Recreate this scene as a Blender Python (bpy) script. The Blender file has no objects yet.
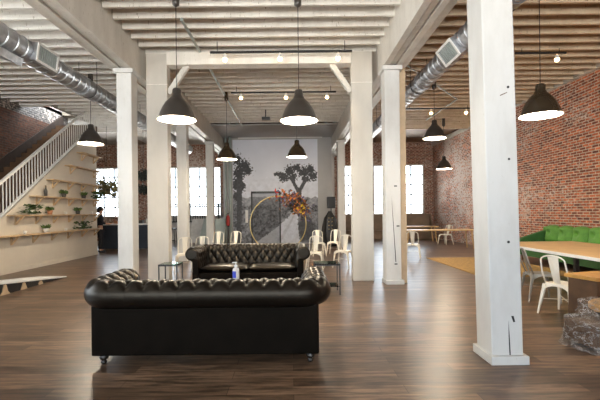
import bpy, bmesh, math, random
from mathutils import Vector, Matrix, noise
random.seed(7)
PI = math.pi
R = math.radians
sc = bpy.context.scene
COL = sc.collection

# ------------------------------------------------------------------ camera
FPX, CX, CY, EYE, ROLL = 390.0, 292.0, 212.0, 1.5, R(0.6)
cam = bpy.data.cameras.new('camera'); camo = bpy.data.objects.new('camera', cam); COL.objects.link(camo)
cam.sensor_width = 36; cam.sensor_fit = 'HORIZONTAL'; cam.lens = FPX / 600 * 36
cam.shift_x = (300 - CX) / 600; cam.shift_y = (CY - 200) / 600
cam.clip_start = 0.05; cam.clip_end = 200
camo.matrix_world = Matrix.Translation((0, 0, EYE)) @ Matrix.Rotation(R(90), 4, 'X') @ Matrix.Rotation(-ROLL, 4, 'Z')
sc.camera = camo

def ray(px, py):
    u, v = (px - CX) / FPX, (CY - py) / FPX
    c, s = math.cos(ROLL), math.sin(ROLL)
    return u * c + v * s, -u * s + v * c
def at(px, py, Y):
    a, b = ray(px, py); return Vector((a * Y, Y, EYE + b * Y))
def onx(px, py, X):
    a, b = ray(px, py); Y = X / a; return Vector((X, Y, EYE + b * Y))
def fl(px, py, Z=0.0):
    a, b = ray(px, py); Y = (Z - EYE) / b; return Vector((a * Y, Y, Z))
def toimg(p):
    xr, zr = p[0] / p[1], (p[2] - EYE) / p[1]
    c, s = math.cos(ROLL), math.sin(ROLL)
    return CX + FPX * (xr * c - zr * s), CY - FPX * (xr * s + zr * c)

# ------------------------------------------------------------------ materials
def lin(c):
    f = lambda x: x / 12.92 if x <= .04045 else ((x + .055) / 1.055) ** 2.4
    return tuple(f(v / 255) for v in c) + (1,)
class NT:
    def __init__(s, name):
        s.m = bpy.data.materials.new(name); s.m.use_nodes = True
        s.t = s.m.node_tree; s.b = s.t.nodes['Principled BSDF']; s.out = s.t.nodes['Material Output']
    def n(s, kind, **kw):
        nd = s.t.nodes.new(kind)
        for k, v in kw.items():
            if k in nd.inputs: nd.inputs[k].default_value = v
            else: setattr(nd, k, v)
        return nd
    def l(s, a, b): s.t.links.new(a, b)
    def coord(s, kind='Object', scale=(1, 1, 1), rot=(0, 0, 0)):
        tc = s.n('ShaderNodeTexCoord'); mp = s.n('ShaderNodeMapping')
        mp.inputs['Scale'].default_value = scale; mp.inputs['Rotation'].default_value = rot
        s.l(tc.outputs[kind], mp.inputs['Vector']); return mp.outputs['Vector']
    def noise(s, vec, scale, detail=4, rough=.6):
        nd = s.n('ShaderNodeTexNoise'); nd.inputs['Scale'].default_value = scale
        nd.inputs['Detail'].default_value = detail; nd.inputs['Roughness'].default_value = rough
        if vec is not None: s.l(vec, nd.inputs['Vector'])
        return nd.outputs['Fac']
    def ramp(s, fac, stops):
        nd = s.n('ShaderNodeValToRGB'); cr = nd.color_ramp
        while len(cr.elements) < len(stops): cr.elements.new(.5)
        for e, (p, c) in zip(cr.elements, stops): e.position = p; e.color = c
        s.l(fac, nd.inputs['Fac']); return nd.outputs['Color']
    def mix(s, fac, a, b, mode='MIX'):
        nd = s.n('ShaderNodeMix', data_type='RGBA', blend_type=mode)
        for i, v in ((0, fac), (6, a), (7, b)):
            if hasattr(v, 'is_linked'): s.l(v, nd.inputs[i])
            else: nd.inputs[i].default_value = v
        return nd.outputs[2]
    def bump(s, h, strength=.3, dist=.01):
        nd = s.n('ShaderNodeBump'); nd.inputs['Strength'].default_value = strength; nd.inputs['Distance'].default_value = dist
        s.l(h, nd.inputs['Height']); s.l(nd.outputs['Normal'], s.b.inputs['Normal'])
    def base(s, c):
        if hasattr(c, 'is_linked'): s.l(c, s.b.inputs['Base Color'])
        else: s.b.inputs['Base Color'].default_value = c
    def set(s, rough=None, metal=None, spec=None, coat=None):
        if rough is not None: s.b.inputs['Roughness'].default_value = rough
        if metal is not None: s.b.inputs['Metallic'].default_value = metal
        if spec is not None: s.b.inputs['Specular IOR Level'].default_value = spec
        if coat is not None: s.b.inputs['Coat Weight'].default_value = coat

M = {}
def simple(name, rgb, rough=.5, metal=0, var=.08, scale=6, spec=None, bump=0):
    k = NT(name); v = k.coord(); f = k.noise(v, scale)
    c = lin(rgb); d = tuple(x * (1 - var * 2) for x in c[:3]) + (1,); e = tuple(min(1, x * (1 + var)) for x in c[:3]) + (1,)
    k.base(k.ramp(f, [(.3, d), (.7, e)])); k.set(rough, metal, spec)
    if bump: k.bump(k.noise(v, scale * 6), bump, .01)
    M[name] = k.m; return k.m
def emit(name, rgb, strength):
    k = NT(name); k.b.inputs['Base Color'].default_value = lin(rgb)
    k.b.inputs['Emission Color'].default_value = lin(rgb); k.b.inputs['Emission Strength'].default_value = strength
    M[name] = k.m

simple('black', (26, 25, 25), .45)
simple('dark_metal', (40, 40, 42), .4)
simple('shade_brown', (58, 53, 49), .28, var=.04)
simple('shade_gloss', (66, 55, 42), .16, .35, var=.04, spec=.8)
simple('shade_white', (240, 234, 222), .5, var=.02)
simple('chair_cream', (232, 226, 212), .35, .0, var=.04)
simple('chair_grey', (150, 146, 138), .35, .5, var=.06)
simple('green_velvet', (104, 156, 66), .75, var=.1, scale=9)
simple('green_shaded', (58, 104, 48), .7, var=.1)  # sofa arms and base: shade painted into the velvet green
simple('plaster', (208, 198, 182), .75, var=.03, scale=2)
simple('grey_wall', (176, 176, 176), .8, var=.03, scale=2)
simple('white_paint', (232, 231, 228), .5, var=.03)
simple('pipe_grey', (160, 170, 166), .4, var=.06)
simple('cable', (30, 28, 26), .6)
simple('gold', (212, 188, 122), .3, .9, var=.03)
simple('tan_wood', (200, 160, 108), .5, var=.15, scale=5)
simple('post_tan', (196, 172, 140), .55, var=.06)
simple('muntin', (96, 100, 104), .5)
simple('shelf_wood', (196, 166, 126), .55, var=.12, scale=5)
simple('dark_wood', (84, 58, 34), .7, var=.2, scale=4)
simple('bench_wood', (128, 108, 88), .6, var=.12, scale=3)
simple('table_wood', (214, 178, 126), .4, var=.07, scale=3)
simple('honey_wood', (196, 148, 78), .35, var=.15, scale=4)
simple('skirt_brown', (58, 44, 36), .7, var=.15)
simple('navy', (38, 44, 54), .5, var=.1)
simple('leaf', (64, 84, 40), .6, var=.35, scale=12)
simple('leaf_light', (96, 120, 60), .6, var=.3, scale=12)
simple('leaf_dry', (134, 124, 80), .6, var=.3, scale=12)
simple('leaf_dark', (44, 52, 44), .6, var=.3, scale=12)
simple('pot_white', (222, 218, 208), .5)
simple('pot_dark', (70, 66, 60), .5)
simple('terracotta', (176, 120, 84), .7)
simple('red', (170, 34, 28), .4)
simple('skin', (196, 148, 120), .6, var=.05)
simple('hair', (34, 26, 22), .6)
simple('cloth_dark', (38, 36, 40), .85)
simple('petal_orange', (186, 112, 54), .7, var=.2, scale=14)
simple('petal_yellow', (222, 186, 50), .7, var=.2, scale=14)
simple('petal_rust', (120, 80, 52), .7, var=.25, scale=14)
simple('petal_violet', (92, 84, 116), .7, var=.25, scale=14)
simple('petal_red', (196, 40, 36), .7, var=.2, scale=14)
simple('bottle_clear', (222, 214, 206), .25)
simple('label_blue', (44, 58, 170), .5)
simple('paper', (226, 226, 224), .7)
simple('rug', (176, 140, 80), .95, var=.2, scale=14, bump=.3)
simple('tarp_white', (214, 210, 206), .6)
simple('bronze', (34, 27, 21), .35, 0)
emit('bulb_warm', (255, 214, 150), 9)
emit('bulb_soft', (255, 244, 222), 3.5)

def leather(name, r0, r1, sp):
    k = NT('black_' + name); k.set(spec=sp); v = k.coord()
    f = k.noise(v, 5, 5); k.base(k.ramp(f, [(.3, lin((8, 7, 6))), (.75, lin((20, 16, 13)))]))
    rr = k.n('ShaderNodeMapRange'); rr.inputs['To Min'].default_value = r0; rr.inputs['To Max'].default_value = r1
    k.l(k.noise(v, 9, 3), rr.inputs['Value']); k.l(rr.outputs[0], k.b.inputs['Roughness'])
    vo = k.n('ShaderNodeTexVoronoi'); vo.inputs['Scale'].default_value = 160; k.l(v, vo.inputs['Vector'])
    k.bump(vo.outputs['Distance'], .12, .004); k.b.inputs['Specular Tint'].default_value = (1, .84, .66, 1); M[name] = k.m
leather('leather', .26, .42, .34); leather('leather_flat', .45, .6, .06)

def painted_wood(name, c1, c2, c3, dirt=.62):
    k = NT(name); v = k.coord(scale=(1, 1, .35))
    f1 = k.noise(v, 3.2, 6, .65); f2 = k.noise(v, 30, 4)
    a = k.ramp(f1, [(.25, lin(c2)), (.6, lin(c1))])
    sp = k.ramp(f2, [(dirt, (0, 0, 0, 1)), (dirt + .1, (1, 1, 1, 1))])
    k.base(k.mix(sp, a, lin(c3))); k.set(.55); k.bump(f2, .25, .006); M[name] = k.m
painted_wood('column_paint', (204, 203, 200), (188, 186, 181), (176, 168, 156), .68)
painted_wood('beam_paint', (212, 208, 200), (190, 185, 176), (170, 160, 146))
painted_wood('joist_centre', (234, 229, 220), (214, 207, 196), (166, 152, 134))
painted_wood('joist_left', (242, 240, 235), (228, 224, 216), (176, 166, 152))
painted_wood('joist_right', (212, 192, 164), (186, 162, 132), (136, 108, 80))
painted_wood('deck_paint', (170, 158, 142), (138, 124, 106), (96, 80, 64))
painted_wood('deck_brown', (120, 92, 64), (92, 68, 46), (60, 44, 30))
painted_wood('box_paint', (196, 190, 180), (186, 180, 170), (166, 156, 142), .72)

def floor_mat():
    k = NT('plank_floor'); v = k.coord()
    br = k.n('ShaderNodeTexBrick'); k.l(v, br.inputs['Vector'])
    br.offset = .37; br.inputs['Scale'].default_value = 1
    br.inputs['Brick Width'].default_value = 1.5; br.inputs['Row Height'].default_value = .16
    br.inputs['Mortar Size'].default_value = .0022; br.inputs['Bias'].default_value = 0
    br.inputs['Color1'].default_value = lin((124, 99, 78)); br.inputs['Color2'].default_value = lin((80, 61, 47)); br.inputs['Mortar'].default_value = lin((40, 30, 24))
    gv = k.coord(scale=(.9, 9, 1)); g = k.noise(gv, 2.6, 8, .68)
    gr = k.ramp(g, [(.41, (.42, .42, .42, 1)), (.60, (1.4, 1.4, 1.4, 1))])
    big = k.ramp(k.noise(v, .5, 2), [(.3, (.85, .85, .85, 1)), (.7, (1.1, 1.1, 1.1, 1))])
    k.base(k.mix(1.0, k.mix(1.0, br.outputs['Color'], gr, 'MULTIPLY'), big, 'MULTIPLY'))
    rr = k.n('ShaderNodeMapRange'); rr.inputs['To Min'].default_value = .22; rr.inputs['To Max'].default_value = .42
    k.l(g, rr.inputs['Value']); k.l(rr.outputs[0], k.b.inputs['Roughness'])
    k.bump(g, .12, .004); k.set(spec=.34); M['floor'] = k.m
floor_mat()

def brick(name, swap, wash_light, ca=(150, 82, 58), cb=(104, 54, 40), mort=(200, 180, 160), dark=1.0):
    k = NT(name); tc = k.n('ShaderNodeTexCoord'); sep = k.n('ShaderNodeSeparateXYZ'); k.l(tc.outputs['Object'], sep.inputs[0])
    cmb = k.n('ShaderNodeCombineXYZ'); k.l(sep.outputs['Y' if swap else 'X'], cmb.inputs['X']); k.l(sep.outputs['Z'], cmb.inputs['Y'])
    br = k.n('ShaderNodeTexBrick'); k.l(cmb.outputs[0], br.inputs['Vector']); br.inputs['Scale'].default_value = 1
    br.inputs['Brick Width'].default_value = .22; br.inputs['Row Height'].default_value = .075
    br.inputs['Mortar Size'].default_value = .0125; br.inputs['Mortar Smooth'].default_value = .2
    br.inputs['Color1'].default_value = lin(ca); br.inputs['Color2'].default_value = lin(cb); br.inputs['Mortar'].default_value = lin(mort)
    f = k.noise(cmb.outputs[0], 9, 5)
    c = k.mix(.8, br.outputs['Color'], k.ramp(f, [(.36, (.5, .5, .52, 1)), (.64, (1.3, 1.22, 1.15, 1))]), 'MULTIPLY')
    # remains of old whitewash; on far brick, window light is painted in too
    w1 = k.noise(cmb.outputs[0], .8, 3); w2 = k.noise(cmb.outputs[0], 11, 6, .8)
    ad = k.n('ShaderNodeMath', operation='ADD'); k.l(w1, ad.inputs[0])
    m2 = k.n('ShaderNodeMath', operation='MULTIPLY'); k.l(w2, m2.inputs[0]); m2.inputs[1].default_value = 2.2; k.l(m2.outputs[0], ad.inputs[1])
    src = ad.outputs[0]
    if swap == 'far':   # old whitewash on the far stretch, raised to paint in window brightness
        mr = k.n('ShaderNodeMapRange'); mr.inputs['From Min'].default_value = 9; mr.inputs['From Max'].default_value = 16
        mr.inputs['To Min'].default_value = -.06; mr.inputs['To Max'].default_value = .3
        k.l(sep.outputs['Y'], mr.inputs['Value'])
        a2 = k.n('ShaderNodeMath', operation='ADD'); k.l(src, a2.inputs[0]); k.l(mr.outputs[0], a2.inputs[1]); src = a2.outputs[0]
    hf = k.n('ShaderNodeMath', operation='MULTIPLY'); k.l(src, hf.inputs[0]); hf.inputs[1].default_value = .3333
    mask = k.ramp(hf.outputs[0], [(min(.98, wash_light/3), (0, 0, 0, 1)), (min(1, wash_light/3 + .03), (1, 1, 1, 1))])
    k.base(k.mix(mask, c, lin((206, 190, 178)))); k.set(.85)
    k.bump(br.outputs['Fac'], -.6, .01); M[name] = k.m
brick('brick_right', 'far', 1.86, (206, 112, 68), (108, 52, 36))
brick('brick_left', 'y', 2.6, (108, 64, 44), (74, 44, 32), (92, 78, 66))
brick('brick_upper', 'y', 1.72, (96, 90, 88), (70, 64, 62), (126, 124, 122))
brick('brick_back', '', 1.66, (150, 84, 62), (112, 62, 46))  # pale patches put the bleaching by window light into the colour

def duct_mat():
    k = NT('galvanised'); v = k.coord(); f = k.noise(v, 8, 4)
    k.base(k.ramp(f, [(.3, lin((150, 152, 156))), (.7, lin((198, 200, 204)))])); k.set(.34, .85); M['duct'] = k.m
duct_mat()

def glass(name, tint, gloss=.12, rough=.02):
    k = NT(name); tr = k.n('ShaderNodeBsdfTransparent'); tr.inputs[0].default_value = tint
    gl = k.n('ShaderNodeBsdfGlossy'); gl.inputs['Roughness'].default_value = rough
    fr = k.n('ShaderNodeFresnel'); fr.inputs['IOR'].default_value = 1.45
    mx = k.n('ShaderNodeMixShader'); k.l(fr.outputs[0], mx.inputs[0]); k.l(tr.outputs[0], mx.inputs[1]); k.l(gl.outputs[0], mx.inputs[2])
    k.l(mx.outputs[0], k.out.inputs['Surface']); M[name] = k.m
glass('window_glass', (.96, .98, 1, 1)); glass('table_glass', (.55, .72, .6, 1))

def plastic():
    k = NT('clear_plastic'); v = k.coord()
    tr = k.n('ShaderNodeBsdfTransparent'); tr.inputs[0].default_value = (.9, .9, .9, 1)
    pb = k.b; pb.inputs['Base Color'].default_value = lin((214, 210, 208)); pb.inputs['Roughness'].default_value = .07
    v2 = k.coord(scale=(1, 1, 2.2)); f = k.noise(v2, 6.5, 5, .65)
    sb = k.n('ShaderNodeMath', operation='SUBTRACT'); k.l(f, sb.inputs[0]); sb.inputs[1].default_value = .5
    ab = k.n('ShaderNodeMath', operation='ABSOLUTE'); k.l(sb.outputs[0], ab.inputs[0])
    fac = k.ramp(ab.outputs[0], [(.0, (.62, .62, .62, 1)), (.014, (.32, .32, .32, 1)), (.035, (.09, .09, .09, 1))])  # thin pale ridges paint whitish crease highlights into the film
    mx = k.n('ShaderNodeMixShader'); k.l(fac, mx.inputs[0]); k.l(tr.outputs[0], mx.inputs[1]); k.l(pb.outputs[0], mx.inputs[2])
    k.bump(k.noise(v, 14, 5, .7), .8, .03)
    k.l(mx.outputs[0], k.out.inputs['Surface']); M['plastic'] = k.m
plastic()

def vcol():
    k = NT('printed_mural'); a = k.n('ShaderNodeVertexColor'); a.layer_name = 'print'
    k.base(a.outputs['Color']); k.set(.7); M['mural'] = k.m
vcol()

# ------------------------------------------------------------------ mesh helpers
class MB:
    def __init__(s): s.v = []; s.f = []
    def add(s, vs, fs):
        o = len(s.v); s.v += [tuple(p) for p in vs]; s.f += [tuple(i + o for i in f) for f in fs]; return s
    def box(s, a, b, mat=None):
        (x0, y0, z0), (x1, y1, z1) = a, b
        vs = [Vector(p) for p in ((x0,y0,z0),(x1,y0,z0),(x1,y1,z0),(x0,y1,z0),(x0,y0,z1),(x1,y0,z1),(x1,y1,z1),(x0,y1,z1))]
        if mat: vs = [mat @ p for p in vs]
        return s.add(vs, [(0,3,2,1),(4,5,6,7),(0,1,5,4),(1,2,6,5),(2,3,7,6),(3,0,4,7)])
    def bar(s, p, q, w, h, up=(0, 0, 1), w2=None, h2=None):
        p, q = Vector(p), Vector(q); d = (q - p).normalized(); u = Vector(up)
        if abs(d.dot(u)) > .97: u = Vector((0, 1, 0))
        x = d.cross(u).normalized(); y = x.cross(d)
        w2 = w if w2 is None else w2; h2 = h if h2 is None else h2
        vs = [p + x*sx*w/2 + y*sy*h/2 for sx, sy in ((-1,-1),(1,-1),(1,1),(-1,1))] + [q + x*sx*w2/2 + y*sy*h2/2 for sx, sy in ((-1,-1),(1,-1),(1,1),(-1,1))]
        return s.add(vs, [(0,3,2,1),(4,5,6,7),(0,1,5,4),(1,2,6,5),(2,3,7,6),(3,0,4,7)])
    def tube(s, pts, r, n=8, cap=True, closed=False):
        pts = [Vector(p) for p in pts]; m = len(pts); rs = r if isinstance(r, (list, tuple)) else [r] * m
        vs, fs = [], []; prev = None
        for i, p in enumerate(pts):
            if closed: t = pts[(i+1) % m] - pts[i-1]
            else: t = pts[min(i+1, m-1)] - pts[max(i-1, 0)]
            t.normalize()
            if prev is None:
                u = Vector((0,0,1)) if abs(t.z) < .9 else Vector((1,0,0)); x = t.cross(u).normalized()
            else: x = (prev - t * prev.dot(t)).normalized()
            prev = x; y = t.cross(x)
            vs += [p + (x*math.cos(2*PI*k/n) + y*math.sin(2*PI*k/n)) * rs[i] for k in range(n)]
        for i in range(m if closed else m-1):
            j = (i+1) % m
            for k in range(n): fs.append((i*n+k, i*n+(k+1)%n, j*n+(k+1)%n, j*n+k))
        if cap and not closed: fs += [tuple(range(n))[::-1], tuple((m-1)*n+k for k in range(n))]
        return s.add(vs, fs)
    def lathe(s, prof, c=(0,0,0), n=24, cap=False):
        vs, fs = [], []; c = Vector(c); m = len(prof)
        for r, z in prof: vs += [c + Vector((r*math.cos(2*PI*k/n), r*math.sin(2*PI*k/n), z)) for k in range(n)]
        for i in range(m-1):
            for k in range(n): fs.append((i*n+k, i*n+(k+1)%n, (i+1)*n+(k+1)%n, (i+1)*n+k))
        if cap: fs += [tuple(range(n))[::-1], tuple((m-1)*n+k for k in range(n))]
        return s.add(vs, fs)
    def ball(s, c, r, n=10, sc_=(1,1,1)):
        c = Vector(c); m = n // 2 + 1; prof = [(max(1e-4, math.sin(PI*i/m)), -math.cos(PI*i/m)) for i in range(m+1)]
        vs, fs = [], []
        for a, z in prof: vs += [c + Vector((a*math.cos(2*PI*k/n)*r*sc_[0], a*math.sin(2*PI*k/n)*r*sc_[1], z*r*sc_[2])) for k in range(n)]
        for i in range(m):
            for k in range(n): fs.append((i*n+k, i*n+(k+1)%n, (i+1)*n+(k+1)%n, (i+1)*n+k))
        return s.add(vs, fs)
    def prism(s, poly, axis, a, b):
        """poly in the two other axes, extruded along axis from a to b"""
        def P(u, v, w): return {'x': (w, u, v), 'y': (u, w, v), 'z': (u, v, w)}[axis]
        n = len(poly); vs = [P(u, v, a) for u, v in poly] + [P(u, v, b) for u, v in poly]
        return s.add(vs, [tuple(range(n))[::-1], tuple(range(n, 2*n))] + [(i, (i+1)%n, n+(i+1)%n, n+i) for i in range(n)])
    def leaf(s, c, d, L, w, nrm=None):
        c, d = Vector(c), Vector(d).normalized(); n = Vector(nrm or (random.uniform(-1,1), random.uniform(-1,1), random.uniform(.2,1)))
        x = d.cross(n).normalized(); n2 = x.cross(d)
        return s.add([c, c + d*L*.5 + x*w/2 + n2*L*.08, c + d*L - n2*L*.1, c + d*L*.5 - x*w/2 + n2*L*.08], [(0,1,2,3)])
    def build(s, name, mat, parent=None, smooth=False, bevel=0, bseg=2, subdiv=0, loc=None, fix=True, recenter=False):
        me = bpy.data.meshes.new(name)
        vs = s.v
        if recenter:
            c = Vector((sum(v[0] for v in vs)/len(vs), sum(v[1] for v in vs)/len(vs), min(v[2] for v in vs)))
            vs = [tuple(Vector(v) - c) for v in vs]; loc = c
        me.from_pydata(vs, [], s.f); me.update()
        if fix:
            bm = bmesh.new(); bm.from_mesh(me); bmesh.ops.recalc_face_normals(bm, faces=bm.faces); bm.to_mesh(me); bm.free()
        me.materials.append(M[mat] if isinstance(mat, str) else mat)
        if smooth: me.polygons.foreach_set('use_smooth', [True] * len(me.polygons))
        o = bpy.data.objects.new(name, me); COL.objects.link(o)
        if parent is not None: o.parent = parent
        if loc is not None: o.location = loc
        if bevel:
            m = o.modifiers.new('edge', 'BEVEL'); m.width = bevel; m.segments = bseg; m.limit_method = 'ANGLE'
        if subdiv:
            m = o.modifiers.new('sub', 'SUBSURF'); m.levels = subdiv; m.render_levels = subdiv
        return o

def tag(o, label=None, cat=None, group=None, kind=None):
    if label: o['label'] = label
    if cat: o['category'] = cat
    if group: o['group'] = group
    if kind: o['kind'] = kind
    return o
def thing(name, label, cat, loc=(0,0,0), rz=0, group=None):
    o = bpy.data.objects.new(name, None); COL.objects.link(o); o.empty_display_size = .1
    o.location = loc; o.rotation_euler = (0, 0, rz); return tag(o, label, cat, group)
def struct(o, label=None, cat=None):
    o['kind'] = 'structure'; return tag(o, label, cat)
def dup(src, loc, rz=0, label=None, group=None):
    kids = {}
    for q in bpy.data.objects:
        if q.parent is not None: kids.setdefault(q.parent, []).append(q)
    def rec(o, par):
        c = o.copy(); COL.objects.link(c)
        if par is not None: c.parent = par
        for ch in kids.get(o, []): rec(ch, c)
        return c
    r = rec(src, None); r.location = loc; r.rotation_euler = (0, 0, rz)
    if label: r['label'] = label
    if group: r['group'] = group
    return r
def light(name, kind, loc, energy, color=(1, .85, .65), parent=None, **kw):
    L = bpy.data.lights.new(name, kind); L.energy = energy; L.color = color
    for k, v in kw.items(): setattr(L, k, v)
    o = bpy.data.objects.new(name, L); COL.objects.link(o); o.location = loc
    if parent is not None: o.parent = parent
    return o

# ------------------------------------------------------------------ sizes of the room
XR, XL, XLL = 7.8, -8.8, -12.5      # right wall, stair wall brick, far left bay
YB, YF = 21.5, -5.5                 # far window wall, window wall behind the camera
ZJ, ZC = 5.05, 5.3                  # joist underside, ceiling boards
ZBM = 4.47                          # beam underside
CR, CL = 1.92, -3.57                # inner row of posts: left edge of the right row, left edge of the left row
CW = .31
ROWS = (-0.25, 3.80, 7.98, 12.1, 16.2, 20.3)

# ------------------------------------------------------------------ shell
struct(MB().box((XLL, YF, -.1), (XR + .3, YB + .3, 0)).build('floor', 'floor'))
cb = MB()
HX0, HX1, HY0, HY1 = XL, -7.82, 12.75, 15.0   # stairwell opening
cb.box((XLL, YF, ZC), (XR + .3, HY0, ZC + .12)); cb.box((XLL, HY1, ZC), (XR + .3, YB + .3, ZC + .12))
cb.box((HX1, HY0, ZC), (XR + .3, HY1, ZC + .12)); cb.box((XLL, HY0, ZC), (HX0, HY1, ZC + .12))
struct(cb.build('ceiling', 'deck_paint'))
struct(MB().box((HX1, YF, ZC - .02), (-3.74, YB, ZC)).build('ceiling_boards', 'joist_left'))
struct(MB().box((2.42, YF, ZC - .02), (XR, YB, ZC)).build('ceiling_boards', 'deck_brown'))
sof = MB().box((-3.26, 15.75, ZJ - .02), (1.92, 18.5, ZJ + .02)); struct(sof.build('ceiling_soffit', 'grey_wall'))
# joists, one object each
for k in range(34):
    y = 3.95 + .395 * k
    if y < 15.7: struct(MB().box((-3.22, y - .025, ZJ), (1.9, y + .025, ZC)).build('ceiling_joist', 'joist_centre'))
    x0 = HX1 if HY0 - .05 < y < HY1 + .05 else XL
    struct(MB().box((x0, y - .025, ZJ), (-3.72, y + .025, ZC)).build('ceiling_joist', 'joist_left'))
    struct(MB().box((2.44, y - .025, ZJ), (XR, y + .025, ZC)).build('ceiling_joist', 'joist_right'))
tr = MB(); tr.box((HX1, HY0 - .06, ZJ - .03), (HX1 + .05, HY1, ZC)); tr.box((XL, HY0 - .06, ZJ - .03), (HX1 + .05, HY0 - .01, ZC))
struct(tr.build('trim_1', 'beam_paint'))
# main beams built of planks, grooves between them
def beam(x0, x1, inner):
    b = MB(); n = 4; w = (x1 - x0) / n
    for i in range(n):
        d = (0, .03, .008, .04)[i if inner < 0 else n - 1 - i]
        b.box((x0 + i*w + .014*(i > 0), YF, ZBM + d), (x0 + (i+1)*w - .014*(i < n-1), YB, ZC - .002))
    b.box((x0 + .02, YF, ZBM + .16), (x1 - .02, YB, ZC - .004))
    return struct(b.build('ceiling_beam', 'beam_paint'))
beam(1.90, 2.42, -1); beam(-3.74, -3.24, 1)
# side walls
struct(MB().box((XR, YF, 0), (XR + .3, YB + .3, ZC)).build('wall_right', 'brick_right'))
struct(MB().box((XR - .09, YF, ZJ - .0), (XR - .001, YB, ZJ + .16)).build('trim_2', 'beam_paint'))
wl = MB(); ls = [(-4.6, -1.4), (-.6, 2.6), (3.2, 6.4)]; yq = YF
for a, b in ls:
    wl.box((XL - .3, yq, 0), (XL, a, ZC)); wl.box((XL - .3, a, 0), (XL, b, .7)); wl.box((XL - .3, a, 4.5), (XL, b, ZC)); yq = b
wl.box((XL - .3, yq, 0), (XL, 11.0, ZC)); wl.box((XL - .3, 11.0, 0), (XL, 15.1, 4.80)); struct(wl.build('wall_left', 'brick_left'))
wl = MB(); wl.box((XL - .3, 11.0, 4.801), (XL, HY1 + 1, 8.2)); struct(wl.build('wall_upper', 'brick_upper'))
struct(MB().box((XLL - .2, 15.1, 0), (XLL, YB + .3, ZC)).build('wall_side', 'plaster'))
struct(MB().box((XLL, 15.0, 0), (XL - .3, 15.1, ZC)).build('wall_return', 'plaster'))

# ---- window walls
NW = [0]
def window(x0, x1, z0, z1, y, cols, rows, out=1):
    NW[0] += 1
    f = MB(); t = .07
    f.box((x0, y - .08, z0), (x1, y + .08, z0 + t)); f.box((x0, y - .08, z1 - t), (x1, y + .08, z1))
    f.box((x0, y - .08, z0), (x0 + t, y + .08, z1)); f.box((x1 - t, y - .08, z0), (x1, y + .08, z1))
    o = struct(f.build('window_%d' % NW[0], 'white_paint'))
    m = MB()
    for i in range(1, cols):
        x = x0 + (x1 - x0) * i / cols; m.box((x - .032, y - .03, z0 + t), (x + .032, y + .03, z1 - t))
    for j in range(1, rows):
        z = z0 + (z1 - z0) * j / rows; m.box((x0 + t, y - .025, z - .03), (x1 - t, y + .025, z + .03))
    m.build('muntins', 'muntin', o)
    MB().box((x0 + t, y - .004, z0 + t), (x1 - t, y + .004, z1 - t)).build('pane', 'window_glass', o)
    p = light('window_daylight', 'AREA', ((x0+x1)/2, y + out*.25, (z0+z1)/2), 1, shape='RECTANGLE', size=x1-x0, size_y=z1-z0)
    p.data.cycles.is_portal = True
    p.rotation_euler = (R(-90) if out > 0 else R(90), 0, 0)
    return o
def window_wall(name, mat, y0, y1, spans, x0, x1, z0, z1):
    w = MB(); xs = x0
    for a, b in spans:
        w.box((xs, y0, 0), (a, y1, ZC)); w.box((a, y0, 0), (b, y1, z0)); w.box((a, y0, z1), (b, y1, ZC)); xs = b
    w.box((xs, y0, 0), (x1, y1, ZC)); return struct(w.build(name, mat))
bs = [(-11.6, -9.2), (-7.5, -5.9), (-5.7, -3.9), (2.6, 4.2), (4.5, 7.3)]
window_wall('wall_back', 'brick_back', YB, YB + .3, bs, XLL, XR, 1.3, 4.05)
struct(MB().box((-7.9, YB - .05, 0), (-3.1, YB - .001, 1.29)).build('trim_5', 'tarp_white'))
for a, b in bs: window(a, b, 1.3, 4.05, YB + .12, 4 if b - a > 2 else 3, 5)
fs = [(-8.2, -5.2), (-4.8, -1.8), (-1.4, 1.6), (2.0, 4.4), (4.8, 7.4)]
window_wall('wall_front', 'plaster', YF - .3, YF, fs, XLL, XR, .7, 4.5)
for a, b in fs: window(a, b, .7, 4.5, YF - .12, 3, 4, -1)

for a, b in ls:   # side windows near the front of the hall
    o = window(a, b, .7, 4.5, 0, 3, 4); o.rotation_euler.z = R(90); o.location.x = XL - .12
    bpy.data.objects['window_daylight' if NW[0] == 1 else 'window_daylight.%03d' % (NW[0] - 1)].parent = o
# ---- posts
def post(px_name, x, y, w, d, z1, mat, label, cap=True, base=False):
    o = MB().box((x, y, 0), (x + w, y + d, z1)).build('column', mat, bevel=.012)
    struct(o, label, 'column')
    if cap: MB().box((x - .05, y - .05, z1 - .09), (x + w + .05, y + d + .05, z1)).build('capital', mat, o, bevel=.008)
    if base:
        MB().box((x - .012, y - .045, 0), (x + w + .045, y + d + .04, .085)).build('plinth', mat, o, bevel=.006)
    return o
names_r = {-0.25: None, 3.80: 'foreground white wooden post with bolt holes, cracks and a low plinth', 7.98: 'white wooden post with a long crack, standing beside the right boxed column',
           12.1: 'white post half hidden behind the right boxed column', 16.2: 'far white post by the black speaker', 20.3: 'farthest white post right of the mural'}
names_l = {-0.25: None, 3.80: None, 7.98: 'white wooden post nearest the shelf wall, left of the boxed column', 12.1: 'white post behind the first left pendant lamp',
           16.2: 'far white post by the left windows', 20.3: 'farthest white post left of the mural'}
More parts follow.
